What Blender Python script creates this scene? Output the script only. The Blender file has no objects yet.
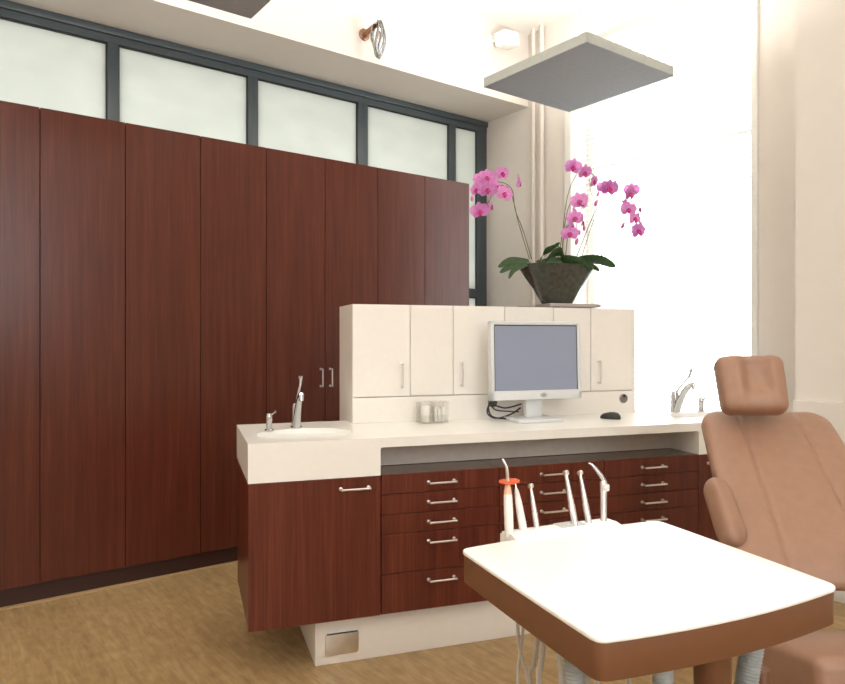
import bpy, bmesh, math, random
from math import sin, cos, radians, pi, atan2, sqrt, exp
from mathutils import Vector, Matrix
random.seed(4)
SC = bpy.context.scene
COL = SC.collection

# ---------------------------------------------------------------- camera frame
FPX, HY, H = 690.0, 340.0, 1.3
A1 = radians(53.23)
FW = Vector((-sin(A1), cos(A1), 0)); RT = Vector((cos(A1), sin(A1), 0))
def cw(X, Z, z):                      # metres right of / ahead of the camera station, height
    return RT * X + FW * Z + Vector((0, 0, z))
def at(x, y, Z):                      # a photo point at a distance Z
    return cw((x - 422.5) / FPX * Z, Z, H - Z * (y - HY) / FPX)
cam_d = bpy.data.cameras.new('camera'); cam = bpy.data.objects.new('camera', cam_d); COL.objects.link(cam)
cam.location = (0, 0, H); cam.rotation_euler = (pi / 2, 0, A1)
cam_d.sensor_width = 36; cam_d.lens = 36 * FPX / 845
cam_d.shift_y = -(342 - HY) / 845
cam_d.clip_start = 0.05
SC.camera = cam

# ---------------------------------------------------------------- materials
def new_mat(name):
    m = bpy.data.materials.new(name); m.use_nodes = True
    nt = m.node_tree; b = nt.nodes['Principled BSDF']
    return m, nt, b
def N(nt, t, **k):
    n = nt.nodes.new(t)
    for a, v in k.items(): setattr(n, a, v)
    return n
def coords(nt, scale, rot=(0, 0, 0), kind='Object'):
    tc = N(nt, 'ShaderNodeTexCoord'); mp = N(nt, 'ShaderNodeMapping')
    mp.inputs['Scale'].default_value = scale; mp.inputs['Rotation'].default_value = rot
    nt.links.new(tc.outputs[kind], mp.inputs['Vector']); return mp
def ramp(nt, src, stops):
    r = N(nt, 'ShaderNodeValToRGB'); e = r.color_ramp.elements
    while len(e) < len(stops): e.new(0.5)
    for i, (p, c) in enumerate(stops): e[i].position = p; e[i].color = (*c, 1)
    nt.links.new(src, r.inputs['Fac']); return r
def simple(name, col, rough=0.5, metal=0.0, var=0.04, scale=6.0, spec=0.5, bump=0.0, bscale=300, coat=0.0, emit=None, es=0):
    m, nt, b = new_mat(name)
    mp = coords(nt, (scale,) * 3)
    nz = N(nt, 'ShaderNodeTexNoise'); nz.inputs['Detail'].default_value = 3
    nt.links.new(mp.outputs[0], nz.inputs['Vector'])
    lo = tuple(c * (1 - var) for c in col); hi = tuple(min(1, c * (1 + var)) for c in col)
    r = ramp(nt, nz.outputs['Fac'], [(0.3, lo), (0.7, hi)])
    nt.links.new(r.outputs[0], b.inputs['Base Color'])
    b.inputs['Roughness'].default_value = rough; b.inputs['Metallic'].default_value = metal
    b.inputs['Specular IOR Level'].default_value = spec
    b.inputs['Coat Weight'].default_value = coat
    if emit: b.inputs['Emission Color'].default_value = (*emit, 1); b.inputs['Emission Strength'].default_value = es
    if bump:
        n2 = N(nt, 'ShaderNodeTexNoise'); n2.inputs['Scale'].default_value = bscale
        bp = N(nt, 'ShaderNodeBump'); bp.inputs['Strength'].default_value = bump; bp.inputs['Distance'].default_value = 0.002
        nt.links.new(n2.outputs['Fac'], bp.inputs['Height']); nt.links.new(bp.outputs[0], b.inputs['Normal'])
    return m
def wood(name, dark, mid, light, grain=(34, 34, 1.1), rough=0.34, coat=0.0):
    m, nt, b = new_mat(name)
    oi = N(nt, 'ShaderNodeObjectInfo')
    mp = coords(nt, grain)
    add = N(nt, 'ShaderNodeVectorMath', operation='ADD')
    sc_ = N(nt, 'ShaderNodeVectorMath', operation='SCALE'); sc_.inputs['Scale'].default_value = 0.0
    nt.links.new(mp.outputs[0], add.inputs[0]); nt.links.new(oi.outputs['Random'], add.inputs[1])
    n1 = N(nt, 'ShaderNodeTexNoise'); n1.inputs['Scale'].default_value = 1.0; n1.inputs['Detail'].default_value = 6
    n1.inputs['Distortion'].default_value = 0.6
    nt.links.new(add.outputs[0], n1.inputs['Vector'])
    mp2 = coords(nt, (grain[0] * 4, grain[1] * 4, grain[2] * 3))
    n2 = N(nt, 'ShaderNodeTexNoise'); n2.inputs['Scale'].default_value = 1.0; n2.inputs['Detail'].default_value = 4
    nt.links.new(mp2.outputs[0], n2.inputs['Vector'])
    mx = N(nt, 'ShaderNodeMath', operation='MULTIPLY_ADD'); mx.inputs[1].default_value = 0.55
    ml = N(nt, 'ShaderNodeMath', operation='MULTIPLY'); ml.inputs[1].default_value = 0.45
    nt.links.new(n2.outputs['Fac'], ml.inputs[0]); nt.links.new(n1.outputs['Fac'], mx.inputs[0]); nt.links.new(ml.outputs[0], mx.inputs[2])
    r = ramp(nt, mx.outputs[0], [(0.36, dark), (0.5, mid), (0.66, light)])
    nt.links.new(r.outputs[0], b.inputs['Base Color'])
    b.inputs['Roughness'].default_value = rough; b.inputs['Coat Weight'].default_value = coat; b.inputs['Specular IOR Level'].default_value = 0.33
    b.inputs['Coat Roughness'].default_value = 0.2
    return m

MAHOG = wood('mahogany_veneer', (0.070, 0.0165, 0.0085), (0.088, 0.0215, 0.0112), (0.112, 0.0285, 0.0155), rough=0.27)
MAHOG_D = wood('mahogany_veneer_island', (0.080, 0.0165, 0.0088), (0.110, 0.0245, 0.0130), (0.155, 0.037, 0.020), rough=0.3)
SHELFTOP = simple('dark_brown_lacquered_board', (0.13, 0.085, 0.06), 0.22)
DARKIN = simple('dark_carcass', (0.022, 0.008, 0.006), 0.6)
KICK = simple('dark_kick_board', (0.030, 0.008, 0.006), 0.45)
WHITE_SS = simple('white_solid_surface', (0.86, 0.845, 0.80), 0.28, var=0.01)
CREAM_LAM = simple('cream_laminate', (0.83, 0.795, 0.745), 0.42, var=0.012)
NICHE = simple('niche_back_panel', (0.60, 0.54, 0.48), 0.5)
WALL = simple('cream_wall_paint', (0.735, 0.685, 0.63), 0.85, var=0.012, scale=2, bump=0.1)
CEIL = simple('white_ceiling_paint', (0.86, 0.83, 0.78), 0.9, var=0.01)
WHITE = simple('white_paint', (0.82, 0.81, 0.78), 0.45, var=0.01)
FRAME = simple('slate_grey_frame_paint', (0.060, 0.078, 0.088), 0.38, var=0.03)
CHROME = simple('chrome', (0.56, 0.565, 0.57), 0.14, metal=1, var=0.02)
DCHROME = simple('tarnished_chrome', (0.30, 0.30, 0.30), 0.2, metal=1, var=0.3, scale=40)
STEEL = simple('brushed_steel', (0.80, 0.79, 0.78), 0.28, metal=1, var=0.04)
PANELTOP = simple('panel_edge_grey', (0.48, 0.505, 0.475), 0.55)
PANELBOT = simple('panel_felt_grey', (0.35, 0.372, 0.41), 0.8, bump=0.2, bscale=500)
TAN = simple('tan_leather', (0.325, 0.183, 0.12), 0.42, var=0.05, bump=0.12, bscale=900)
TAN_D = simple('tan_leather_seam', (0.28, 0.125, 0.075), 0.5)
BROWN = simple('brown_lacquer', (0.155, 0.063, 0.027), 0.38, var=0.03)
TRAYWHITE = simple('tray_white_lacquer', (0.93, 0.925, 0.90), 0.3, var=0.005)
BODYGREY = simple('unit_light_grey', (0.55, 0.58, 0.55), 0.45)
PADGREY = simple('tray_grey_pad', (0.50, 0.52, 0.51), 0.45)
HOSE = simple('ribbed_hose_grey', (0.36, 0.38, 0.37), 0.5)
TUBE = simple('soft_tube_grey', (0.50, 0.475, 0.45), 0.5)
HANDW = simple('handpiece_white', (0.80, 0.78, 0.74), 0.3)
PEACH = simple('handpiece_peach_collar', (0.80, 0.50, 0.33), 0.35)
ORANGE = simple('orange_light_shield', (0.72, 0.10, 0.02), 0.25)
BLACK = simple('black_plastic', (0.018, 0.019, 0.020), 0.35)
MONW = simple('monitor_silver_plastic', (0.66, 0.68, 0.69), 0.4, var=0.01)
SCREEN = simple('lcd_screen', (0.10, 0.11, 0.14), 0.28, var=0.02, emit=(0.24, 0.255, 0.30), es=0.75)
BADGE = simple('silver_badge', (0.45, 0.47, 0.50), 0.3, metal=0.6)
POT = simple('dark_glazed_pot', (0.060, 0.062, 0.048), 0.22, var=0.25, scale=9)
SOIL = simple('potting_bark', (0.03, 0.02, 0.012), 0.9, var=0.4, scale=60)
LEAF = simple('orchid_leaf', (0.075, 0.145, 0.055), 0.4, var=0.3, scale=12)
STEM = simple('orchid_stem', (0.10, 0.105, 0.045), 0.5, var=0.2)
LIP = simple('orchid_lip', (0.56, 0.035, 0.21), 0.5, var=0.2, scale=50)
BUD = simple('orchid_bud', (0.62, 0.22, 0.40), 0.5, var=0.15, scale=50)
DARKSHEEN = simple('dark_brown_sheen', (0.16, 0.10, 0.08), 0.25)
GREYTRAY = simple('grey_stone_tray', (0.42, 0.38, 0.36), 0.35)
COPPER = simple('aged_copper', (0.28, 0.15, 0.10), 0.3, metal=0.9)
DSLOT = simple('dark_slot', (0.02, 0.02, 0.02), 0.6)
OAKTRIM = wood('oak_edge_strip', (0.36, 0.23, 0.11), (0.43, 0.28, 0.14), (0.50, 0.34, 0.18), grain=(30, 1.5, 30), rough=0.4)

def petal_mat():
    m, nt, b = new_mat('orchid_petal')
    mp = coords(nt, (26, 26, 26))
    wv = N(nt, 'ShaderNodeTexNoise'); wv.inputs['Detail'].default_value = 4
    nt.links.new(mp.outputs[0], wv.inputs['Vector'])
    r = ramp(nt, wv.outputs['Fac'], [(0.32, (0.80, 0.31, 0.68)), (0.68, (0.91, 0.58, 0.86))])
    nt.links.new(r.outputs[0], b.inputs['Base Color'])
    b.inputs['Roughness'].default_value = 0.5
    tr = N(nt, 'ShaderNodeBsdfTranslucent'); nt.links.new(r.outputs[0], tr.inputs['Color'])
    mix = N(nt, 'ShaderNodeMixShader'); mix.inputs[0].default_value = 0.5
    nt.links.new(b.outputs[0], mix.inputs[1]); nt.links.new(tr.outputs[0], mix.inputs[2])
    nt.links.new(mix.outputs[0], nt.nodes['Material Output'].inputs['Surface'])
    return m
PETAL = petal_mat()
def frosted():
    m, nt, b = new_mat('frosted_glass')
    b.inputs['Base Color'].default_value = (0.45, 0.48, 0.44, 1); b.inputs['Roughness'].default_value = 0.35
    nz = N(nt, 'ShaderNodeTexNoise'); mp = coords(nt, (0.5, 0.8, 1.6)); nz.inputs['Detail'].default_value = 2
    nt.links.new(mp.outputs[0], nz.inputs['Vector'])
    r = ramp(nt, nz.outputs['Fac'], [(0.3, (0.455, 0.46, 0.43)), (0.7, (0.49, 0.495, 0.46))])
    tr = N(nt, 'ShaderNodeBsdfTranslucent'); nt.links.new(r.outputs[0], tr.inputs['Color'])
    mix = N(nt, 'ShaderNodeMixShader'); mix.inputs[0].default_value = 0.8
    nt.links.new(b.outputs[0], mix.inputs[1]); nt.links.new(tr.outputs[0], mix.inputs[2])
    nt.links.new(mix.outputs[0], nt.nodes['Material Output'].inputs['Surface'])
    return m
FROST = frosted()
def clear(name, tint, gl=0.12):
    m, nt, b = new_mat(name)
    t = N(nt, 'ShaderNodeBsdfTransparent'); t.inputs['Color'].default_value = (*tint, 1)
    g = N(nt, 'ShaderNodeBsdfGlossy'); g.inputs['Roughness'].default_value = 0.05
    mix = N(nt, 'ShaderNodeMixShader'); mix.inputs[0].default_value = gl
    nt.links.new(t.outputs[0], mix.inputs[1]); nt.links.new(g.outputs[0], mix.inputs[2])
    nt.links.new(mix.outputs[0], nt.nodes['Material Output'].inputs['Surface'])
    return m
GLASS = clear('window_glass', (0.97, 0.985, 0.98), 0.05)
ACRYL = clear('clear_acrylic', (0.96, 0.96, 0.95), 0.10)
def slat_mat():
    m, nt, b = new_mat('blind_slat_white')
    b.inputs['Base Color'].default_value = (0.86, 0.85, 0.82, 1)
    tr = N(nt, 'ShaderNodeBsdfTranslucent'); tr.inputs['Color'].default_value = (0.9, 0.89, 0.87, 1)
    mix = N(nt, 'ShaderNodeMixShader'); mix.inputs[0].default_value = 0.6
    nt.links.new(b.outputs[0], mix.inputs[1]); nt.links.new(tr.outputs[0], mix.inputs[2])
    nt.links.new(mix.outputs[0], nt.nodes['Material Output'].inputs['Surface'])
    return m
SLAT = slat_mat()
def floor_mat():
    m, nt, b = new_mat('oak_plank_floor')
    mp = coords(nt, (1, 1, 1))
    br = N(nt, 'ShaderNodeTexBrick')
    br.inputs['Scale'].default_value = 1.0; br.inputs['Brick Width'].default_value = 1.1; br.inputs['Row Height'].default_value = 0.13
    br.inputs['Mortar Size'].default_value = 0.0012; br.inputs['Mortar Smooth'].default_value = 0.3
    br.inputs['Color1'].default_value = (0.0, 0, 0, 1); br.inputs['Color2'].default_value = (1, 1, 1, 1)
    br.inputs['Mortar'].default_value = (0.2, 0.2, 0.2, 1); br.offset = 0.37
    nt.links.new(mp.outputs[0], br.inputs['Vector'])
    mp2 = coords(nt, (0.9, 10, 1)); nz = N(nt, 'ShaderNodeTexNoise'); nz.inputs['Detail'].default_value = 7; nz.inputs['Distortion'].default_value = 1.2
    nt.links.new(mp2.outputs[0], nz.inputs['Vector'])
    mp3 = coords(nt, (3.0, 5.5, 1)); n3 = N(nt, 'ShaderNodeTexNoise'); n3.inputs['Detail'].default_value = 3
    nt.links.new(mp3.outputs[0], n3.inputs['Vector'])
    a1 = N(nt, 'ShaderNodeMath', operation='MULTIPLY_ADD'); a1.inputs[1].default_value = 0.10
    a0 = N(nt, 'ShaderNodeMath', operation='MULTIPLY'); a0.inputs[1].default_value = 0.6; nt.links.new(nz.outputs['Fac'], a0.inputs[0])
    nt.links.new(br.outputs['Color'], a1.inputs[0]); nt.links.new(a0.outputs[0], a1.inputs[2])
    a2 = N(nt, 'ShaderNodeMath', operation='MULTIPLY_ADD'); a2.inputs[1].default_value = 0.5
    nt.links.new(n3.outputs['Fac'], a2.inputs[0]); nt.links.new(a1.outputs[0], a2.inputs[2])
    r = ramp(nt, a2.outputs[0], [(0.42, (0.28, 0.178, 0.077)), (0.61, (0.38, 0.253, 0.115)), (0.8, (0.47, 0.33, 0.165))])
    nt.links.new(r.outputs[0], b.inputs['Base Color'])
    b.inputs['Roughness'].default_value = 0.42
    bp = N(nt, 'ShaderNodeBump'); bp.inputs['Strength'].default_value = 0.15; bp.inputs['Distance'].default_value = 0.001
    nt.links.new(nz.outputs['Fac'], bp.inputs['Height']); nt.links.new(bp.outputs[0], b.inputs['Normal'])
    return m
FLOOR = floor_mat()

# ---------------------------------------------------------------- mesh helpers
class MB:
    def __init__(s): s.bm = bmesh.new()
    def merge(s, t, mi=0, M=None):
        if M is not None: bmesh.ops.transform(t, matrix=M, verts=t.verts)
        bmesh.ops.recalc_face_normals(t, faces=t.faces)
        for f in t.faces: f.material_index = mi if f.material_index == 0 else f.material_index
        me = bpy.data.meshes.new('tmp'); t.to_mesh(me); t.free(); s.bm.from_mesh(me); bpy.data.meshes.remove(me)
        return s
    def box(s, x0, y0, z0, x1, y1, z1, bev=0.0, seg=2, mi=0, M=None):
        t = bmesh.new(); r = bmesh.ops.create_cube(t, size=1)
        for v in t.verts:
            v.co = Vector(((x0 + x1) / 2 + v.co.x * (x1 - x0), (y0 + y1) / 2 + v.co.y * (y1 - y0), (z0 + z1) / 2 + v.co.z * (z1 - z0)))
        if bev: bmesh.ops.bevel(t, geom=t.edges[:], offset=bev, segments=seg, profile=0.5, affect='EDGES')
        return s.merge(t, mi, M)
    def prism(s, pts, z0, z1, bev=0.0, seg=2, mi=0, M=None):   # outline in xy
        t = bmesh.new()
        a = [t.verts.new((p[0], p[1], z0)) for p in pts]; b = [t.verts.new((p[0], p[1], z1)) for p in pts]
        n = len(pts); t.faces.new(a[::-1]); t.faces.new(b)
        for i in range(n): t.faces.new((a[i], a[(i + 1) % n], b[(i + 1) % n], b[i]))
        bmesh.ops.recalc_face_normals(t, faces=t.faces)
        if bev:
            ed = [e for e in t.edges if abs(e.verts[0].co.z - e.verts[1].co.z) < 1e-6]
            bmesh.ops.bevel(t, geom=ed, offset=bev, segments=seg, profile=0.5, affect='EDGES')
        return s.merge(t, mi, M)
    def tube(s, pts, r, n=10, mi=0, cap=True, closed=False, M=None, flat=1.0):
        t = bmesh.new(); P = [Vector(p) for p in pts]; m = len(P)
        R = r if isinstance(r, (list, tuple)) else [r] * m
        rings = []; up = None
        for i in range(m):
            if closed: d = P[(i + 1) % m] - P[i - 1]
            else: d = P[min(i + 1, m - 1)] - P[max(i - 1, 0)]
            d.normalize()
            if up is None:
                up = Vector((0, 0, 1)) if abs(d.z) < 0.9 else Vector((1, 0, 0))
            x = up - d * up.dot(d)
            if x.length < 1e-5: x = d.orthogonal()
            x.normalize(); y = d.cross(x); up = x
            rings.append([t.verts.new(P[i] + (x * cos(2 * pi * k / n) + y * sin(2 * pi * k / n) * flat) * R[i]) for k in range(n)])
        for i in range(m if closed else m - 1):
            a, b = rings[i], rings[(i + 1) % m]
            for k in range(n): t.faces.new((a[k], a[(k + 1) % n], b[(k + 1) % n], b[k]))
        if cap and not closed: t.faces.new(rings[0][::-1]); t.faces.new(rings[-1])
        return s.merge(t, mi, M)
    def lathe(s, prof, n=32, sx=1, sy=1, c=(0, 0, 0), mi=0, M=None, sq=None):  # prof: (r, z)
        t = bmesh.new(); rings = []
        for r, z in prof:
            ring = []
            for k in range(n):
                a = 2 * pi * k / n; x, y = cos(a), sin(a)
                if sq: m = (abs(x) ** sq + abs(y) ** sq) ** (1 / sq); x /= m; y /= m
                ring.append(t.verts.new((c[0] + x * r * sx, c[1] + y * r * sy, c[2] + z)))
            rings.append(ring)
        for a, b in zip(rings, rings[1:]):
            for k in range(n): t.faces.new((a[k], a[(k + 1) % n], b[(k + 1) % n], b[k]))
        if prof[0][0] > 1e-6: t.faces.new(rings[0][::-1])
        if prof[-1][0] > 1e-6: t.faces.new(rings[-1])
        bmesh.ops.remove_doubles(t, verts=t.verts, dist=1e-6)
        return s.merge(t, mi, M)
    def cushion(s, w, h, T, r, e=2.6, n=36, grooves=(), gd=0.006, gw=0.006, fn=None, M=None, mi=0, taper=0.0):
        """padded panel: x across (half w), y along (half h), z thickness (half T)"""
        t = bmesh.new()
        def pos(p, q, sgn):
            m = max(abs(p), abs(q))
            if m < 1e-9: X = Y = 0.0
            else:
                bx, by = p / m * w, q / m * h
                cx_, cy_ = max(-(w - r), min(w - r, bx)), max(-(h - r), min(h - r, by))
                dx, dy = bx - cx_, by - cy_
                l = sqrt(dx * dx + dy * dy)
                if l > r: dx, dy = dx / l * r, dy / l * r
                X, Y = (cx_ + dx), (cy_ + dy)
            mm = sin(m * pi / 2)
            X *= mm; Y *= mm
            z = T * max(0, 1 - mm ** (e * 1.6)) ** (1 / e)
            if sgn > 0:
                for g in grooves: z -= gd * exp(-((X - g) / gw) ** 2) * min(1, (1 - mm) * 12)
            X *= 1 + taper * Y / h
            v = Vector((X, Y, z * sgn))
            return fn(v, sgn) if fn else v
        G = {}
        for sgn in (1, -1):
            for i in range(n + 1):
                for j in range(n + 1):
                    p, q = -1 + 2 * i / n, -1 + 2 * j / n
                    if sgn < 0 and (i in (0, n) or j in (0, n)): G[sgn, i, j] = G[1, i, j]; continue
                    G[sgn, i, j] = t.verts.new(pos(p, q, sgn))
            for i in range(n):
                for j in range(n):
                    q = (G[sgn, i, j], G[sgn, i + 1, j], G[sgn, i + 1, j + 1], G[sgn, i, j + 1])
                    t.faces.new(q if sgn > 0 else q[::-1])
        return s.merge(t, mi, M)
    def build(s, name, mats, parent=None, smooth=True, ang=35, double=False):
        bm = s.bm
        if double: bmesh.ops.remove_doubles(bm, verts=bm.verts, dist=1e-5)
        me = bpy.data.meshes.new(name)
        if smooth:
            for f in bm.faces: f.smooth = True
            for e in bm.edges:
                if len(e.link_faces) == 2 and e.calc_face_angle(0) > radians(ang): e.smooth = False
        bm.to_mesh(me); bm.free()
        if not isinstance(mats, (list, tuple)): mats = [mats]
        for m in mats: me.materials.append(m)
        o = bpy.data.objects.new(name, me); COL.objects.link(o)
        if parent: o.parent = parent
        return o
def tag(o, label=None, cat=None, group=None, kind=None):
    if label: o['label'] = label
    if cat: o['category'] = cat
    if group: o['group'] = group
    if kind: o['kind'] = kind
    return o
def thing(name, label, cat, loc=(0, 0, 0), rz=0.0, group=None):
    o = bpy.data.objects.new(name, None); o.empty_display_size = 0.1; COL.objects.link(o)
    o.location = loc; o.rotation_euler = (0, 0, rz)
    return tag(o, label, cat, group)
def basis(o, X, Y, Z):                 # matrix from origin and three axes
    M = Matrix.Identity(4)
    for i, a in enumerate((X, Y, Z)): M.col[i][:3] = a
    M.col[3][:3] = o; return M
def bez(p0, p1, p2, p3, n=16):
    p0, p1, p2, p3 = map(Vector, (p0, p1, p2, p3)); out = []
    for i in range(n + 1):
        t = i / n; out.append(p0 * (1 - t) ** 3 + p1 * 3 * t * (1 - t) ** 2 + p2 * 3 * t * t * (1 - t) + p3 * t ** 3)
    return out
def smoothpath(pts, n=6):
    P = [Vector(p) for p in pts]; out = []
    for i in range(len(P) - 1):
        a, b, c, d = P[max(i - 1, 0)], P[i], P[i + 1], P[min(i + 2, len(P) - 1)]
        for k in range(n):
            t = k / n
            out.append(0.5 * ((2 * b) + (c - a) * t + (2 * a - 5 * b + 4 * c - d) * t * t + (3 * b - a - 3 * c + d) * t ** 3))
    out.append(P[-1]); return out
def rrect(x0, y0, x1, y1, r, n=6):
    out = []
    for cx_, cy_, a0 in ((x1 - r, y1 - r, 0), (x0 + r, y1 - r, 90), (x0 + r, y0 + r, 180), (x1 - r, y0 + r, 270)):
        for k in range(n + 1):
            a = radians(a0 + 90 * k / n); out.append((cx_ + r * cos(a), cy_ + r * sin(a)))
    return out

# ================================================================ SETTING
CH = 3.76; YW = 4.02
def struct(name, mb, mats, parent=None, **k):
    o = mb.build(name, mats, parent, **k)
    if parent is None: o['kind'] = 'structure'
    return o
m = MB(); m.box(-4.9, -3.2, -0.1, 2.7, 4.4, 0); struct('floor', m, FLOOR)
m = MB(); m.box(-5.2, -3.3, CH, 2.8, 4.45, CH + 0.1); struct('ceiling', m, CEIL)
# window wall with its opening
WX0, WX1, WZ0, WZ1 = -3.50, -2.09, 0.70, 3.52
m = MB()
m.box(-5.2, YW, 0, WX0, YW + 0.32, CH); m.box(WX1, YW, 0, -1.70, YW + 0.32, CH)
m.box(WX0, YW, 0, WX1, YW + 0.32, WZ0); m.box(WX0, YW, WZ1, WX1, YW + 0.32, CH)
struct('wall_back', m, WALL)
m = MB(); m.box(-1.735, 3.75, 0, 2.5, YW + 0.32, CH); m.box(-1.735, 3.715, 0, 2.5, 3.75, 0.985, bev=0.004)
struct('wall_pier', m, WALL)
m = MB(); m.box(-1.735, 3.70, 0, 2.5, 3.715, 0.07, bev=0.003); struct('baseboard_back', m, WHITE)
m = MB(); m.box(-4.6, -3.0, 0, -3.92, -0.275, 3.18); struct('wall_left', m, WALL)
m = MB(); m.box(2.5, -3.0, 0, 2.7, -1.4, CH); m.box(2.5, 1.4, 0, 2.7, 4.34, CH); m.box(2.5, -1.4, 0, 2.7, 1.4, 1.45); m.box(2.5, -1.4, 3.35, 2.7, 1.4, CH)
struct('wall_right', m, WALL)
m = MB()
m.box(-4.6, -3.2, 0, 2.7, -3.0, CH)
struct('wall_front', m, WALL)
m = MB(); m.box(-5.2, -3.0, 3.18, -3.95, YW, CH); struct('trim_1', m, WALL)            # bulkhead over the glazing
m = MB(); m.box(-3.93, -0.27, 0, -3.865, 3.36, 0.004, bev=0.001); struct('trim_2', m, OAKTRIM)
# glazed partition
fr = MB(); FX = -4.45; FB = FX - 0.06
mull = [(-0.275, -0.16), (0.07, 0.14), (0.964, 1.03), (1.851, 1.922), (2.718, 2.808), (3.600, 3.675), (3.908, 4.02)]
for a, b in mull: fr.box(FB, a, 0.1, FX, b, 3.093, bev=0.004)
fr.box(FB, -0.275, 3.09, FX, 4.02, 3.18); fr.box(FX, -0.275, 3.135, FX + 0.018, 4.02, 3.18, bev=0.003)
fr.box(FB, -0.275, 0, FX, 4.02, 0.1)
for (a, b), (c, d) in zip(mull, mull[1:]):
    fr.box(FB, b, 1.665, FX, c, 1.738, bev=0.004)
    for z0, z1 in ((0.1, 1.665), (1.738, 3.09)):
        for bx in ((b, z0, b + 0.005, z1), (c - 0.007, z0, c, z1)): fr.box(FB + 0.015, bx[0], bx[1], FX - 0.010, bx[2], bx[3], mi=1)
        fr.box(FB + 0.015, b, z1 - 0.010, FX - 0.010, c, z1, mi=1)
W1 = struct('window_1', fr, [FRAME, DSLOT])
for (a, b), (c, d) in zip(mull, mull[1:]):
    for z0, z1 in ((0.1, 1.665), (1.738, 3.09)):
        p = MB(); p.box(-4.474, b + 0.005, z0, -4.466, c - 0.007, z1 - 0.010); p.build('pane', FROST, W1)
# street window
w = MB()
w.box(WX0, 4.20, WZ0, WX0 + 0.07, 4.26, WZ1, bev=0.004); w.box(WX1 - 0.07, 4.20, WZ0, WX1, 4.26, WZ1, bev=0.004)
w.box(WX0, 4.20, WZ0, WX1, 4.26, WZ0 + 0.08, bev=0.004); w.box(WX0, 4.20, WZ1 - 0.08, WX1, 4.26, WZ1, bev=0.004)
w.box(WX0, 4.21, 2.58, WX1, 4.25, 2.62, bev=0.004)
w.box(WX0 - 0.05, 3.995, WZ0 - 0.05, WX0 + 0.015, 4.03, WZ1 + 0.04, bev=0.004)
w.box(WX1 - 0.015, 3.995, WZ0 - 0.05, WX1 + 0.02, 4.03, WZ1 + 0.04, bev=0.004)
w.box(WX0 - 0.05, 3.97, WZ0 - 0.03, WX1 + 0.02, 4.2, WZ0, bev=0.004)
W2 = struct('window_2', w, WHITE)
p = MB(); p.box(WX0 + 0.07, 4.226, WZ0 + 0.08, WX1 - 0.07, 4.232, 2.58); p.build('pane', GLASS, W2)
p = MB(); p.box(WX0 + 0.07, 4.226, 2.62, WX1 - 0.07, 4.232, WZ1 - 0.08); p.build('pane', GLASS, W2)
bl = thing('venetian_blind', 'white horizontal slatted blind hanging in the bright tall window', 'blind', (0, 4.09, WZ1 - 0.02))
p = MB(); p.box(WX0 + 0.02, -0.025, -0.045, WX1 - 0.02, 0.025, 0, bev=0.004); p.build('head_rail', WHITE, bl)
p = MB(); z = -0.07
while z > -2.72:
    M_ = Matrix.Translation((0, 0, z)) @ Matrix.Rotation(radians(4), 4, 'X')
    p.box(WX0 + 0.025, -0.022, -0.0007, WX1 - 0.025, 0.022, 0.0007, M=M_); z -= 0.038
p.build('slats', SLAT, bl)
p = MB()
for x in (WX0 + 0.16, WX0 + 0.7, WX1 - 0.12): p.tube([(x, -0.024, -0.04), (x, -0.024, -2.72)], 0.0012, 5)
p.build('cords', WHITE, bl)
p = MB(); p.box(WX0 + 0.025, -0.02, -2.755, WX1 - 0.025, 0.02, -2.73, bev=0.003); p.build('bottom_rail', WHITE, bl)

# heating pipes in the corner
for i, (x, r, lab) in enumerate(((-3.852, 0.015, 'cream vertical wall pipe nearest the bulkhead in the window corner'), (-3.762, 0.018, 'cream vertical wall pipe on the window side of its twin'))):
    p = MB(); p.tube([(0, 0, 0), (0, 0, CH)], r, 16)
    o = p.build('wall_pipe', WALL); o.location = (x, YW - 0.045, 0); tag(o, lab, 'pipe')
    for z in (0.6, 1.9, 3.35):
        p = MB(); p.tube([(0, 0, z - 0.012), (0, 0, z + 0.012)], r + 0.004, 16); p.box(-0.006, 0, z - 0.006, 0.006, 0.045, z + 0.006)
        p.build('pipe_clip', WALL, o)

# ================================================================ WARDROBE RUN
def bar_handle(L, proj, r=0.0042, mat=STEEL, name='handle', parent=None, M=None, posts=0.0055):
    m = MB(); h = L / 2                   # bar along x, standing off in -y
    m.tube([(-h - 0.003, -proj, 0), (h + 0.003, -proj, 0)], r, 10, M=M)
    for s in (-1, 1): m.tube([(s * h, 0, 0), (s * h, -proj, 0)], posts * 0.8, 10, M=M); m.tube([(s * h, 0, 0), (s * h, -0.004, 0)], posts * 1.4, 12, M=M)
    return m.build(name, mat, parent)
def wardrobe(y0, edges, label, handles=()):
    t = thing('wardrobe', label, 'wardrobe', (-3.88, y0, 0), 0, 'mahogany wardrobe units along the left wall')
    y1 = edges[-1] - y0
    b = MB(); b.box(-0.52, 0.002, 0.09, -0.022, y1 - 0.002, 2.452); b.build('body', DARKIN if False else MAHOG, t)
    k = MB(); k.box(-0.5, 0.0, 0, -0.022, y1, 0.09); k.build('plinth', KICK, t)
    for a, c in zip(edges, edges[1:]):
        d = MB(); d.box(-0.02, a - y0 + 0.0018, 0.093, 0, c - y0 - 0.0018, 2.455, bev=0.0012, seg=1)
        dd = d.build('door', MAHOG, t)
        for hy in handles:
            if a < hy < c:
                bar_handle(0.108, 0.03, parent=dd, M=Matrix.Translation((0, hy - y0, 1.062)) @ Matrix.Rotation(radians(90), 4, 'Z') @ Matrix.Rotation(radians(90), 4, 'Y'))
wardrobe(-0.27, [-0.27, 0.13, 0.529, 0.93], 'tall mahogany wardrobe unit at the left edge of the picture')
wardrobe(0.93, [0.93, 1.333, 1.73], 'tall mahogany wardrobe unit between the leftmost one and the one behind the left tap')
wardrobe(1.73, [1.73, 2.128, 2.527], 'tall mahogany wardrobe unit with two steel bar handles, behind the left tap', (2.095, 2.163))
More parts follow.
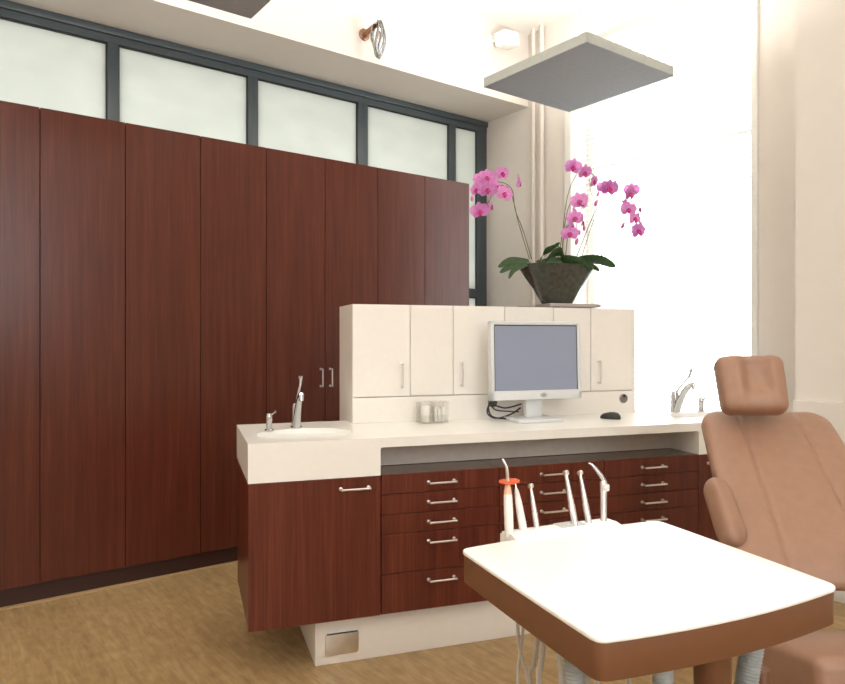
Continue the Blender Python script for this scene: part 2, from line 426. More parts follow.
wardrobe(2.527, [2.527, 2.921, 3.333], 'tall mahogany wardrobe unit farthest right, at the end by the window corner')

# ================================================================ ISLAND
RI = radians(72.03)
IO = Vector((-2.48, 1.031, 0)); E1 = Vector((cos(RI), sin(RI), 0)); E2 = Vector((-sin(RI), cos(RI), 0))
def il(a, b, z=0): return IO + E1 * a + E2 * b + Vector((0, 0, z))
def ithing(name, label, cat, a, b, z=0, rz=0, group=None): return thing(name, label, cat, il(a, b, z), RI + rz, group)
LI, DI, TZ = 2.60, 0.63, 0.907
# --- worktop with two basins
def ring_plate(t, x0, x1, y0, y1, z, cx_, cy_, rx, ry, n=48):
    outer, inner = [], []
    corner = [atan2(y - cy_, x - cx_) % (2 * pi) for x in (x0, x1) for y in (y0, y1)]
    angs = sorted([2 * pi * k / n for k in range(n)] + corner)
    for a in angs:
        c, s_ = cos(a), sin(a); L = []
        if c > 1e-9: L.append((x1 - cx_) / c)
        if c < -1e-9: L.append((x0 - cx_) / c)
        if s_ > 1e-9: L.append((y1 - cy_) / s_)
        if s_ < -1e-9: L.append((y0 - cy_) / s_)
        l = min(L); outer.append(t.verts.new((cx_ + c * l, cy_ + s_ * l, z)))
        q = 1 / sqrt((c / rx) ** 2 + (s_ / ry) ** 2); inner.append((cx_ + c * q, cy_ + s_ * q))
    iv = [t.verts.new((x, y, z)) for x, y in inner]; lo = [t.verts.new((x, y, z - 0.02)) for x, y in inner]
    m_ = len(angs)
    for i in range(m_):
        j = (i + 1) % m_; t.faces.new((outer[i], outer[j], iv[j], iv[i])); t.faces.new((iv[i], iv[j], lo[j], lo[i]))
wt = ithing('worktop', 'long white solid surface worktop with two sink boxes on the mahogany island', 'worktop', 0, 0)
t = bmesh.new()
prof = [(0, .756), (.518, .756), (.518, .860), (.521, .866), (.527, .868), (2.073, .868), (2.079, .866), (2.082, .860), (2.082, .756), (LI, .756), (LI, TZ), (0, TZ)]
fa = [t.verts.new((a, 0, z)) for a, z in prof]; fb = [t.verts.new((a, DI, z)) for a, z in prof]
t.faces.new(fa); t.faces.new(fb[::-1])
for i in range(len(prof) - 2): t.faces.new((fa[i], fa[i + 1], fb[i + 1], fb[i]))
i = len(prof) - 2; t.faces.new((fa[i], fb[i], fb[i - 1], fa[i - 1])) if False else None
t.faces.new((fa[-1], fa[0], fb[0], fb[-1]))
ring_plate(t, 0, .518, 0, DI, TZ, .255, .235, .20, .165)
ring_plate(t, 2.082, LI, 0, DI, TZ, LI - .255, .235, .20, .165)
mv = [t.verts.new(c) for c in ((.518, 0, TZ), (2.082, 0, TZ), (2.082, DI, TZ), (.518, DI, TZ))]; t.faces.new(mv)
bmesh.ops.remove_doubles(t, verts=t.verts, dist=1e-5)
m = MB(); m.merge(t); m.build('top', WHITE_SS, wt, smooth=False)
for cx_ in (.255, LI - .255):
    m = MB(); m.lathe([(1.0, 0), (.985, -.012), (.95, -.05), (.85, -.09), (.6, -.118), (.2, -.128), (0, -.129)], 48, .20, .165, (cx_, .235, TZ - .0195))
    bs = m.build('basin', TRAYWHITE, wt)
    m = MB(); m.lathe([(.022, 0), (.022, .004), (.012, .003), (0, .001)], 20, c=(cx_, .235, TZ - .149)); m.build('drain', CHROME, bs)
m = MB(); m.box(.518, .205, .757, 2.082, .225, .868); m.build('niche_back', NICHE, wt)
# --- plinth
pl = ithing('plinth_base', 'low white recessed plinth carrying the mahogany island above the oak floor', 'plinth', 0, 0)
m = MB(); m.box(.265, .06, 0, 2.335, .57, .1945, bev=.002); m.build('base', CREAM_LAM, pl)
m = MB()
M_ = Matrix.Translation((.372, .06, .082)) @ Matrix.Rotation(radians(90), 4, 'X')
m.prism(rrect(-.068, -.045, .068, .045, .01), 0, .008, bev=.002, M=M_)
pp = m.build('socket_cover', STEEL, pl); pp['label'] = 'brushed steel cover plate'
m = MB(); m.box(.31, .049, .121, .435, .056, .126); m.build('hinge_slot', DSLOT, pp)
# --- base units
def front_handle(parent, a, z, L=.112):
    bar_handle(L, .03, r=.0046, parent=parent, M=Matrix.Translation((a, 0, z)))
def sink_unit(a0, a1, ha, label):
    u = ithing('sink_cabinet', label, 'cabinet', a0, 0, 0)
    w_ = a1 - a0
    m = MB(); m.box(.002, .021, .195, w_ - .002, .60, .754); m.build('body', MAHOG_D, u)
    m = MB(); m.box(.001, 0, .195, w_ - .002, .02, .753, bev=.0012, seg=1); d = m.build('door', MAHOG_D, u)
    front_handle(d, ha - a0, .713)
sink_unit(0, .52, .412, 'mahogany base cabinet with one wide steel handle below the left sink box')
sink_unit(2.08, 2.60, 2.19, 'mahogany base cabinet below the right sink box, mostly behind the tan chair')
zs = [.195, .356, .516, .595, .677, .757]
hz = [.316, .475, .555, .636, .716]
for k, lab in enumerate(('mahogany drawer unit with five drawers, leftmost of three, beside the left sink cabinet',
                         'mahogany drawer unit with five drawers, middle one of three, behind the dental handpieces',
                         'mahogany drawer unit with five drawers, rightmost of three, next to the tan chair')):
    a0 = .521 + k * .52
    u = ithing('drawer_unit', lab, 'drawer unit', a0, 0, 0, group='drawer units of the island')
    m = MB(); m.box(.001, .021, .195, .519, .60, .755, mi=0); m.build('body', SHELFTOP, u)
    for i in range(5):
        m = MB(); m.box(.0015, 0, zs[i] + .0012, .5185, .02, zs[i + 1] - .0012, bev=.001, seg=1)
        d = m.build('drawer', MAHOG_D, u); front_handle(d, .257, hz[i])
# --- upper cabinet
uc = ithing('upper_cabinet', 'cream cabinet with six doors standing along the back of the white worktop', 'cabinet', 0, 0)
b0, b1, z1 = .497, .79, 1.469
m = MB()
m.box(.518, b0 + .001, TZ, .536, b1, z1); m.box(2.066, b0, TZ, 2.084, b1, z1)
m.box(.536, b0 + .02, TZ, 2.066, b1, z1 - .001)
m.box(.519, b0, TZ, 2.066, b0 + .02, 1.026, bev=.001, seg=1)
m.box(.518, DI + .002, 0.21, 2.084, b1, TZ)
m.build('body', CREAM_LAM, uc)
ds = [.5185, .802, 1.025, 1.305, 1.584, 1.807, 2.066]
for i, (a, c) in enumerate(zip(ds, ds[1:])):
    m = MB(); m.box(a + .0015, b0, 1.031, c - .0015, b0 + .018, z1, bev=.001, seg=1); d = m.build('door', CREAM_LAM, uc)
    hx = {0: .76, 2: 1.066, 5: 1.852}.get(i)
    if hx: bar_handle(.112, .028, parent=d, M=Matrix.Translation((hx, b0, 1.13)) @ Matrix.Rotation(radians(90), 4, 'Y'))
for a in (2.008, 1.236):
    m = MB(); m.lathe([(.024, 0), (.024, .008), (.021, .0105), (0, .0105)], 28, M=Matrix.Translation((a, b0, .985)) @ Matrix.Rotation(radians(90), 4, 'X'))
    sk = m.build('socket', DCHROME, uc)
    m = MB(); m.box(a - .004, b0 - .0125, .992, a + .004, b0 - .010, 1.006); m.build('slot', DSLOT, sk)
# --- taps
def tap(a, b, label):
    t = ithing('basin_tap', label, 'tap', a, b, TZ + .0004)
    m = MB()
    m.lathe([(.026, 0), (.026, .004), (.021, .008), (.020, .04), (.020, .095), (.017, .108), (.008, .114), (0, .115)], 24)
    m.build('body', CHROME, t)
    m = MB()
    pts = [(-.0, -.012, .004), (0, -.035, .05), (0, -.062, .095), (0, -.092, .130), (0, -.125, .152), (0, -.150, .157)]
    rr = [.022, .021, .020, .017, .014, .011]
    m.tube(smoothpath(pts, 4), [rr[0] + (rr[-1] - rr[0]) * (k / 20) ** 1.3 for k in range(21)], 16, flat=.8)
    m.tube([(0, -.146, .158), (0, -.152, .132)], [.012, .010], 14)
    m.build('spout', CHROME, t)
    m = MB()
    pts = [(0, -.012, .108), (0, -.045, .140), (0, -.085, .172), (0, -.118, .205), (0, -.130, .240)]
    m.tube(smoothpath(pts, 4), [.0055] * 11 + [.006, .0065, .007, .008, .009, .0085], 10)
    m.build('lever', CHROME, t)
tap(.245, .435, 'chrome long-lever basin tap at the left sink in front of the wardrobes')
tap(2.31, .455, 'chrome long-lever basin tap at the right sink against the bright window')
def soap(a, b, label):
    t = ithing('soap_pump', label, 'soap dispenser', a, b, TZ)
    m = MB(); m.lathe([(.020, 0), (.020, .005), (.013, .010), (.0125, .04), (.014, .045), (.0145, .066), (.011, .076), (0, .080)], 20); m.build('body', CHROME, t)
    m = MB(); m.tube([(0, 0, .066), (.018, -.012, .078), (.026, -.018, .086)], [.004, .0035, .005], 10); m.build('lever', CHROME, t)
soap(.118, .36, 'small chrome side valve left of the left basin tap')
soap(2.44, .40, 'small chrome side valve right of the right basin tap, by the headrest')

# --- monitor
mo = ithing('computer_monitor', 'silver grey flat computer monitor with a blank screen on the worktop', 'monitor', 1.39, .34, TZ)
m = MB(); m.prism(rrect(-.135, -.10, .105, .09, .012), 0, .016, bev=.004); m.build('base_plate', MONW, mo)
m = MB(); m.box(-.045, .0, .014, .045, .035, .2, bev=.006); m.build('neck', MONW, mo)
Mm = Matrix.Translation((0, -.012, .293)) @ Matrix.Rotation(radians(-2), 4, 'X')
m = MB(); W_, H_ = .245, .190
m.box(-W_, -.016, -H_, W_, .022, -H_ + .046, bev=.006, M=Mm); m.box(-W_, -.016, H_ - .018, W_, .022, H_, bev=.006, M=Mm)
m.box(-W_, -.016, -H_, -W_ + .020, .022, H_, bev=.006, M=Mm); m.box(W_ - .020, -.016, -H_, W_, .022, H_, bev=.006, M=Mm)
m.box(-W_ + .01, .0, -H_ + .01, W_ - .01, .05, H_ - .01, bev=.01, M=Mm)
m.build('housing', MONW, mo)
m = MB(); m.box(-W_ + .019, -.009, -H_ + .045, W_ - .019, .0, H_ - .017, M=Mm); m.build('screen', SCREEN, mo)
m = MB(); m.box(-W_ + .019, -.0105, -H_ + .044, -W_ + .023, -.006, H_ - .017, mi=0, M=Mm); m.box(W_ - .023, -.0105, -H_ + .044, W_ - .019, -.006, H_ - .017, M=Mm)
m.box(-W_ + .019, -.0105, H_ - .022, W_ - .019, -.006, H_ - .017, M=Mm); m.build('screen_seal', DSLOT, mo)
m = MB(); m.lathe([(1, 0), (1, .003), (.85, .004), (0, .004)], 24, .017, .010, M=Mm @ Matrix.Translation((.03, -.0155, -H_ + .023)) @ Matrix.Rotation(radians(90), 4, 'X'))
m.build('badge', BADGE, mo)
# cables left of the monitor stand
c = MB(); g = lambda a, b, z: (a - 1.25, b - .42, z)
c.tube(smoothpath([g(1.36, .40, .13), g(1.27, .43, .11), g(1.19, .43, .075), g(1.185, .40, .02), g(1.24, .38, .006), g(1.33, .40, .006)]), .0042, 8)
c.tube(smoothpath([g(1.36, .42, .07), g(1.28, .44, .05), g(1.20, .44, .07), g(1.175, .42, .03), g(1.21, .40, .006), g(1.30, .42, .02), g(1.36, .43, .05)]), .0038, 8)
c.tube(smoothpath([g(1.21, .47, .08), g(1.22, .43, .045), g(1.29, .42, .035), g(1.35, .43, .03)]), .003, 8)
o = c.build('monitor_cable', BLACK); o.location = il(1.25, .42, TZ + .0045); o.rotation_euler = (0, 0, RI)
tag(o, 'tangle of black monitor cables on the worktop left of the monitor stand', 'cable')
# mouse
mu = ithing('computer_mouse', 'black computer mouse on the worktop right of the monitor', 'mouse', 1.785, .285, TZ, rz=.5)
m = MB(); m.lathe([(1, 0), (1.02, .15), (.98, .45), (.8, .8), (.5, .95), (0, 1.0)], 32, .031, .052, sq=2.4)
for v in m.bm.verts: v.co.z *= .034 * (1 - .25 * (v.co.y / .05) * (1 if v.co.y > 0 else .5))
m.build('shell', BLACK, mu)
m = MB(); m.tube([(-.0035, -.025, .031), (.0035, -.025, .031)], .008, 14); m.build('scroll_wheel', STEEL, mu)
# acrylic dispenser and its contents
ab = ithing('acrylic_dispenser', 'clear two-compartment acrylic dispenser on the worktop below the cream doors', 'dispenser', .882, .40, TZ)
m = MB()
m.box(-.07, -.03, 0, .07, .04, .006); m.box(-.07, .036, .006, .07, .04, .098); m.box(-.07, -.03, .006, -.066, .036, .098)
m.box(.066, -.03, .006, .07, .036, .098); m.box(-.002, -.03, .006, .002, .036, .098); m.box(-.066, -.03, .006, -.002, -.026, .04); m.box(.002, -.03, .006, .066, -.026, .04)
m.build('case', ACRYL, ab)
m = MB(); m.box(-.072, -.032, .098, .072, .042, .103, bev=.001); m.build('lid', ACRYL, ab)
for s_, h_, lab in ((-1, .074, 'white paper cup stack in the left compartment of the clear dispenser'), (1, .07, 'white cotton roll pack in the right compartment of the clear dispenser')):
    if s_ < 0:
        m = MB(); m.lathe([(.019, 0), (.026, h_), (.027, h_), (.027, h_ + .004), (.024, h_ + .004), (.017, .006), (0, .006)], 24)
        o = m.build('paper_cup', HANDW)
    else:
        m = MB()
        for i in range(3):
            for j in range(2): m.tube([(-.02 + i * .019 + (0 if j == 0 else .001), -.006 + j * .019, 0), (-.02 + i * .019, -.006 + j * .019, h_ - .012 * ((i + j) % 2))], .0088, 12)
        o = m.build('cotton_rolls', HANDW)
    o.location = il(.882 + s_ * .034, .404, TZ + .0062); o.rotation_euler = (0, 0, RI)
    tag(o, lab, 'cup' if s_ < 0 else 'cotton rolls')

# ================================================================ ORCHID
ZT = 1.469
tr = ithing('sheen_sheet', 'thin dark brown sheet imitating the sheen left of the orchid bowl tray', 'tray', 1.50, .565, ZT)  # dark sheen on the cabinet top, put in as a coloured sheet
m = MB(); m.prism(rrect(-.10, -.06, .13, .06, .012), 0, .004, bev=.001); m.build('sheet', DARKSHEEN, tr)
tr = ithing('stone_tray', 'flat grey rectangular tray under the dark orchid bowl', 'tray', 1.715, .575, ZT + .0042)
m = MB(); m.prism(rrect(-.155, -.085, .155, .085, .006), 0, .018, bev=.003); m.build('slab', GREYTRAY, tr)
PB = il(1.655, .585, ZT + .0225)
orc = thing('potted_orchid', 'pink moth orchids in a dark glazed flared bowl on the cream cabinet', 'plant', PB, RI)
m = MB(); PH = .205
m.lathe([(.0, 0), (.075, 0), (.083, .004), (.125, .08), (.168, .14), (.206, PH - .004), (.209, PH), (.203, PH), (.195, PH - .02), (0, PH - .025)], 48, 1, .62, sq=3.2)
m.build('bowl', POT, orc)
m = MB(); m.lathe([(.190, PH - .026), (.188, PH - .018), (.1, PH - .008), (0, PH - .004)], 40, 1, .62, sq=3.2); m.build('bark', SOIL, orc)
def ol(x, y, db=0.0):                   # point near the plant's plane, in the orchid's own frame
    n = E2; d = FW + RT * ((x - 422.5) / FPX)
    P0 = PB + E2 * db
    k = (P0.dot(n)) / d.dot(n)
    P = at(x, y, k) - PB
    return Vector((P.dot(E1), P.dot(E2), P.z))
def leaf(pts, wmax, db, curl=.15, tilt=.9):
    P = smoothpath([ol(x, y, b) for (x, y), b in zip(pts, db)], 6); n = len(P); t = bmesh.new(); rows = []; wmax *= 1.25
    for i, p in enumerate(P):
        u = i / (n - 1); d = (P[min(i + 1, n - 1)] - P[max(i - 1, 0)]).normalized()
        wv = wmax * (sin(pi * min(1, (u * .86 + .14))) ** .6) * (1 if u < .985 else .4)
        side = d.cross(Vector((0, 0, 1)))
        side = side.normalized() if side.length > .2 else Vector((.6, .8, 0))
        side = (side + Vector((0, 0, tilt))).normalized()
        nn = side.cross(d).normalized()
        rows.append([t.verts.new(p + side * wv * q + nn * (-(1 - abs(q)) * wv * curl * 2 * (1 if nn.z > 0 else -1)) + nn * o_) for q in (-1, -.5, 0, .5, 1) for o_ in (0.0,)])
    for a, b in zip(rows, rows[1:]):
        for k in range(4): t.faces.new((a[k], a[k + 1], b[k + 1], b[k]))
    bmesh.ops.solidify(t, geom=t.faces[:], thickness=.0025)
    m = MB(); m.merge(t); return m.build('leaf', LEAF, orc)
leaf([(530, 261), (512, 260), (498, 267.5)], .020, (-.02, -.06, -.10))
leaf([(528, 264), (512, 266), (499.5, 273)], .017, (-.06, -.10, -.13))
leaf([(524, 266), (514, 270), (508.5, 279)], .012, (-.1, -.13, -.15))
leaf([(540, 262), (543, 253), (553, 248), (560, 243)], .024, (-.02, -.02, -.02, -.03))
leaf([(545, 262), (553, 254), (561, 252), (565, 258)], .026, (-.06, -.07, -.08, -.09))
leaf([(562, 262), (561, 250), (556, 242)], .018, (.0, .0, .0))
leaf([(561, 259), (578, 262), (594, 269)], .030, (-.05, -.11, -.14))
leaf([(578, 259), (600, 260), (616, 267)], .026, (-.02, -.04, -.05))
leaf([(586, 264), (594, 267), (600, 271)], .014, (-.08, -.10, -.11))
leaf([(590, 260), (600, 256), (607, 250.5)], .007, (.02, .05, .06))
leaf([(570, 262), (557, 260), (535, 262)], .022, (.03, .05, .06))
def stem(pts, db, r=.0024, nm='flower_stem'):
    m = MB(); P = smoothpath([ol(x, y, b) for (x, y), b in zip(pts, db)], 8); n = len(P)
    m.tube(P, [r * (1 - .45 * i / n) for i in range(n)], 7); return m.build(nm, STEM, orc)
S = lambda *c: [(450 + x / 3.8, 140 + y / 3.8) for x, y in c]
stem(S((310, 452), (280, 350), (248, 265), (238, 195), (215, 168), (175, 158), (140, 160), (112, 190)), (0, -.02, -.03, -.04, -.05, -.06, -.07, -.07))
stem(S((302, 452), (262, 320), (243, 240), (228, 190), (200, 172), (165, 190), (150, 230), (120, 262)), (-.02, -.03, -.05, -.06, -.07, -.09, -.1, -.1))
stem(S((412, 452), (428, 350), (440, 250), (455, 185), (476, 140), (500, 108), (540, 130), (560, 170), (562, 235)), (0, -.01, -.02, -.02, -.03, -.03, -.03, -.03, -.03))
stem(S((424, 452), (432, 360), (446, 270), (475, 215), (500, 215), (498, 270), (480, 330), (485, 385)), (.02, .02, .02, .02, .0, -.01, -.02, -.02))
stem(S((480, 448), (518, 350), (556, 265), (600, 212), (655, 214), (705, 240), (720, 290), (715, 340)), (0, -.01, -.02, -.03, -.04, -.05, -.05, -.05))
stem(S((500, 446), (530, 350), (562, 262)), (-.02, -.03, -.03), .0022, 'support_stick')
stem(S((438, 450), (450, 340), (458, 250)), (-.03, -.03, -.03), .0022, 'support_stick')
stem(S((530, 150), (533, 190), (540, 210)), (-.03, -.03, -.03), .0018)
stem(S((640, 216), (662, 290), (658, 320)), (-.04, -.03, -.03), .0018)
def petal(t, ang, L, W, cup, base=.0, round_=1.0):
    rows = []
    for i in range(7):
        u = i / 6; w_ = W * (sin(pi * (u * .82 + .09)) ** (.55 if round_ > .9 else .9)) if i < 6 else W * .25
        r_ = base + L * u
        row = []
        for q in (-1, -.5, 0, .5, 1):
            x = r_; y = q * w_; z = cup * (u ** 2) * L - .12 * L * abs(q) * u + .004
            row.append(t.verts.new((x * cos(ang) - y * sin(ang), x * sin(ang) + y * cos(ang), z)))
        rows.append(row)
    for a, b in zip(rows, rows[1:]):
        for k in range(4): t.faces.new((a[k], a[k + 1], b[k + 1], b[k]))
t = bmesh.new()
petal(t, radians(8), .041, .024, .10); petal(t, radians(172), .041, .024, .10)
for a in (90, 218, 322): petal(t, radians(a), .036, .0135, -.10, round_=.5)
bmesh.ops.solidify(t, geom=t.faces[:], thickness=.0008)
m = MB(); m.merge(t); FL = m.build('flower', PETAL, orc)
m = MB()
m.lathe([(0, -.001), (.0045, 0), (.005, .006), (.003, .012), (0, .013)], 10, 1, 1, (0, .001, .003))
m.lathe([(0, 0), (.005, .002), (.007, .007), (.005, .011), (0, .012)], 10, 1, 1.5, (0, -.011, .004))
m.tube([(-.008, -.004, .006), (-.010, -.009, .013)], [.004, .002], 6); m.tube([(.008, -.004, .006), (.010, -.009, .013)], [.004, .002], 6)
LP = m.build('lip', LIP, FL)
m = MB(); m.lathe([(0, -.015), (.006, -.010), (.0085, 0), (.006, .010), (0, .016)], 12, 1, .85); BD = m.build('bud', BUD, orc)
def place_f(i, x, y, db, yaw, pitch, roll, s):
    o = FL if i == 0 else FL.copy()
    if i:
        COL.objects.link(o); l = LP.copy(); COL.objects.link(l); l.parent = o
    # flower axis +z turned to look to the -E2 side
    o.location = ol(450 + x / 3.8, 140 + y / 3.8, db)
    o.rotation_euler = (Matrix.Rotation(radians(yaw), 3, 'Z') @ Matrix.Rotation(radians(90 + pitch), 3, 'X') @ Matrix.Rotation(radians(roll), 3, 'Z')).to_euler()
    o.scale = (s * 1.22,) * 3
fl = [(140, 142, -.09, -10, 5, 0, .95), (196, 127, -.06, 15, 0, 12, .9), (141, 188, -.12, -5, 8, 5, 1.0), (205, 203, -.10, 10, 5, -8, 1.0), (177, 178, -.07, 30, 0, 0, .8),
      (103, 188, -.09, -60, 0, 0, .8), (113, 268, -.12, -15, 15, 10, .98), (152, 250, -.10, 70, 0, 5, .8), (258, 160, -.04, 72, 0, 20, .95),
      (467, 101, -.05, -5, 25, -5, 1.0), (511, 122, -.05, 15, 25, 10, .95), (545, 157, -.05, 35, 15, 15, .85), (490, 230, -.03, -20, 10, 15, 1.0), (512, 222, -.01, 50, 0, 20, .8),
      (473, 296, -.05, -15, 5, 5, .95), (500, 312, -.04, 60, 0, 0, .8), (455, 355, -.05, -30, 0, 0, .95), (462, 330, -.02, 40, 0, 0, .7),
      (604, 182, -.06, 5, 20, 0, 1.1), (683, 204, -.07, 25, 10, 10, 1.0), (677, 263, -.08, -10, 10, 0, .95), (717, 262, -.06, 55, 0, 0, .9), (668, 250, -.02, 20, 0, 0, .9), (628, 178, -.02, 40, 5, 0, .9), (690, 190, -.02, -30, 5, 0, .9), (720, 325, -.03, 40, 5, 0, .9), (585, 178, -.03, -30, 5, 0, .8), (470, 280, -.0, 40, 5, 0, .9), (445, 345, .0, 40, 5, 0, .8), (499, 238, .0, 20, 0, 0, .9), (120, 180, -.05, 20, 0, 0, .9), (120, 150, -.04, -20, 0, 0, .9), (699, 298, -.08, 15, 5, 5, .9), (713, 345, -.08, 10, 0, 10, 1.05)]
for i, a in enumerate(fl): place_f(i, *a)
bd = [(84, 222, -.09, 1.0), (562, 205, -.05, .9), (555, 240, -.05, 1.2), (482, 386, -.03, 1.2), (492, 352, -.04, .9), (657, 325, -.04, 1.2), (510, 335, -.03, 1.0)]
for i, (x, y, db, s) in enumerate(bd):
    o = BD if i == 0 else BD.copy()
    if i: COL.objects.link(o)
    o.location = ol(450 + x / 3.8, 140 + y / 3.8, db); o.scale = (s, s, s * 1.1); o.rotation_euler = (.2 * (i % 3), .3 * (i % 2), 0)

# ================================================================ HANGING PANELS
def panel(x0, y0, label, wx=.775, wy=.75):
    c = (x0 + wx / 2, y0 + wy / 2, 2.8)
    t = thing('hanging_light_panel', label, 'ceiling light', c, 0, 'square hanging uplight panels')
    m = MB(); m.box(-wx / 2, -wy / 2, .0, wx / 2, wy / 2, .003); m.build('underside', PANELBOT, t)
    m = MB(); m.box(-wx / 2, -wy / 2, .003, wx / 2, wy / 2, .055, bev=.001, seg=1); m.build('tray', PANELTOP, t)
    m = MB(); m.tube([(0, 0, .055), (0, 0, CH - 2.8)], .011, 12); m.lathe([(.05, 0), (.05, .02), (.02, .03), (0, .03)], 24, c=(0, 0, CH - 2.8 - .03)); m.build('rod', WHITE, t)
    ld = bpy.data.lights.new('uplight', 'AREA'); ld.shape = 'RECTANGLE'; ld.size = wx - .12; ld.size_y = wy - .12
    ld.energy = UPW; ld.color = (1, .975, .93)
    lo = bpy.data.objects.new('uplight', ld); COL.objects.link(lo); lo.location = (c[0], c[1], 2.8 + .075); lo.rotation_euler = (pi, 0, 0)
UPW = 33
panel(-3.062, 2.742, 'grey square panel hanging on a white rod in front of the window')
panel(-3.062, .538, 'grey square hanging panel cut off by the top edge of the picture')

# ================================================================ THINGS ON THE BULKHEAD
def onX(x, y, X):
    d = FW + RT * ((x - 422.5) / FPX); return at(x, y, X / d.x)
P0 = onX(364, 35, -3.95)
sl = thing('wall_sculpture', 'twisted chrome loop ornament sticking out from the white bulkhead', 'ornament', P0)
m = MB(); m.lathe([(.04, 0), (.04, .008), (.03, .014), (0, .014)], 24, M=Matrix.Rotation(radians(90), 4, 'Y')); m.build('wall_plate', COPPER, sl)
m = MB(); m.tube([(.01, 0, .0), (.13, .008, .02)], [.019, .017], 14); m.build('arm', COPPER, sl)
m = MB(); q = onX(381, 39, -3.80) - P0
for k in range(5):
    a = radians(-40 + k * 24); pts = []
    for i in range(40):
        th = 2 * pi * i / 40; w_ = .046 * (1 - .42 * (sin(th) < 0) * abs(sin(th))) + .006 * sin(3 * th + k * 2)
        x_ = w_ * cos(th); zz = .118 * sin(th) + .008 * sin(2 * th + k * 1.7)
        pts.append((q.x + x_ * cos(a) - .012, q.y - .012 + x_ * sin(a) + .008 * sin(3 * th + k), q.z + zz))
    m.tube(pts, .0058, 8, closed=True)
m.build('loops', DCHROME, sl)
P0 = onX(490, 42, -3.95)
sp = thing('wall_spotlight', 'small white box spotlight on the bulkhead near the window corner', 'light', P0)
m = MB(); m.box(0, -.03, -.05, .012, .03, .05, bev=.003); m.tube([(.01, 0, 0), (.06, .02, .0)], .012, 10); m.build('bracket', WHITE, sp)
m = MB(); Ms = Matrix.Translation((.10, .085, .005)) @ Matrix.Rotation(radians(12), 4, 'X') @ Matrix.Rotation(radians(10), 4, 'Z')
m.box(-.055, -.095, -.055, .055, .095, .055, bev=.016, seg=3, M=Ms); m.build('head', WHITE, sp)

# ================================================================ DELIVERY UNIT (instrument table)
RTb = radians(78.3)
TO = Vector((-0.659, 0.847, 0)) ; Ta = Vector((cos(RTb), sin(RTb), 0)); Tb = Vector((-sin(RTb), cos(RTb), 0))
HT = .85
du = thing('dental_instrument_table', 'white topped dental instrument table with brown sides in the foreground', 'table', TO, RTb)
def tl(P):                              # world point to table frame
    d = Vector(P) - TO; return Vector((d.dot(Ta), d.dot(Tb), P[2]))
def arcs(c0, c1, c2, c3, bulges, r, n=10):
    """closed outline through four corners with bulged sides and rounded corners"""
    C = [Vector((*c, 0)) for c in (c0, c1, c2, c3)]; raw = []
    for i in range(4):
        a, b = C[i], C[(i + 1) % 4]; nrm = Vector((b.y - a.y, a.x - b.x, 0)).normalized()
        seg = [a.lerp(b, k / n) + nrm * bulges[i] * 4 * (k / n) * (1 - k / n) for k in range(n)]
        raw += seg
    out = []; n_ = len(raw)
    for i, p in enumerate(raw):
        if i % n == 0:
            a = (raw[i - 1] - p); b = (raw[(i + 1) % n_] - p); a.normalize(); b.normalize()
            p0, p2 = p + a * r, p + b * r
            for k in range(7):
                t_ = k / 6; out.append(p0 * (1 - t_) ** 2 + p * 2 * t_ * (1 - t_) + p2 * t_ * t_)
        else: out.append(p)
    return [(p.x, p.y) for p in out]
cs = [tl((*v, HT)) for v in ((-.673, .831), (-.555, 1.368), (-1.030, 1.503), (-1.143, .955))]
cs = [(c.x, c.y) for c in cs]
out = arcs(cs[0], cs[1], cs[2], cs[3], (.022, .004, .012, .002), .022)
m = MB(); m.prism(out, HT - .009, HT, bev=.003, seg=3); m.build('table_top', TRAYWHITE, du)
cxm = sum(p[0] for p in out) / len(out); cym = sum(p[1] for p in out) / len(out)
ins = [(cxm + (p[0] - cxm) * .992, cym + (p[1] - cym) * .992) for p in out]
m = MB(); m.prism(ins, HT - .068, HT - .009, bev=.002); o = m.build('table_side', BROWN, du); o['label'] = 'brown lacquered side of the table'
# holder along the far edge
hb0 = .505
m = MB()
pr = [(hb0 - .035, HT - .002), (hb0 - .010, HT + .006), (hb0 + .008, HT + .0095), (hb0 + .04, HT + .0105), (hb0 + .058, HT + .003), (hb0 + .06, HT - .03), (hb0 - .035, HT - .03)]
tt = bmesh.new()
prof0 = [tt.verts.new((.148, b, z)) for b, z in pr]; prof1 = [tt.verts.new((.442, b - .008, z)) for b, z in pr]
tt.faces.new(prof0); tt.faces.new(prof1[::-1])
for i in range(len(pr)): tt.faces.new((prof0[i], prof1[i], prof1[(i + 1) % len(pr)], prof0[(i + 1) % len(pr)]))
bmesh.ops.bevel(tt, geom=tt.edges[:], offset=.004, segments=2, affect='EDGES')
m.merge(tt); m.build('instrument_holder', TRAYWHITE, du)
m = MB(); m.box(.285, hb0 + .004, HT + .006, .355, hb0 + .04, HT + .0118, bev=.001, M=None); o = m.build('display_pad', PADGREY, du)
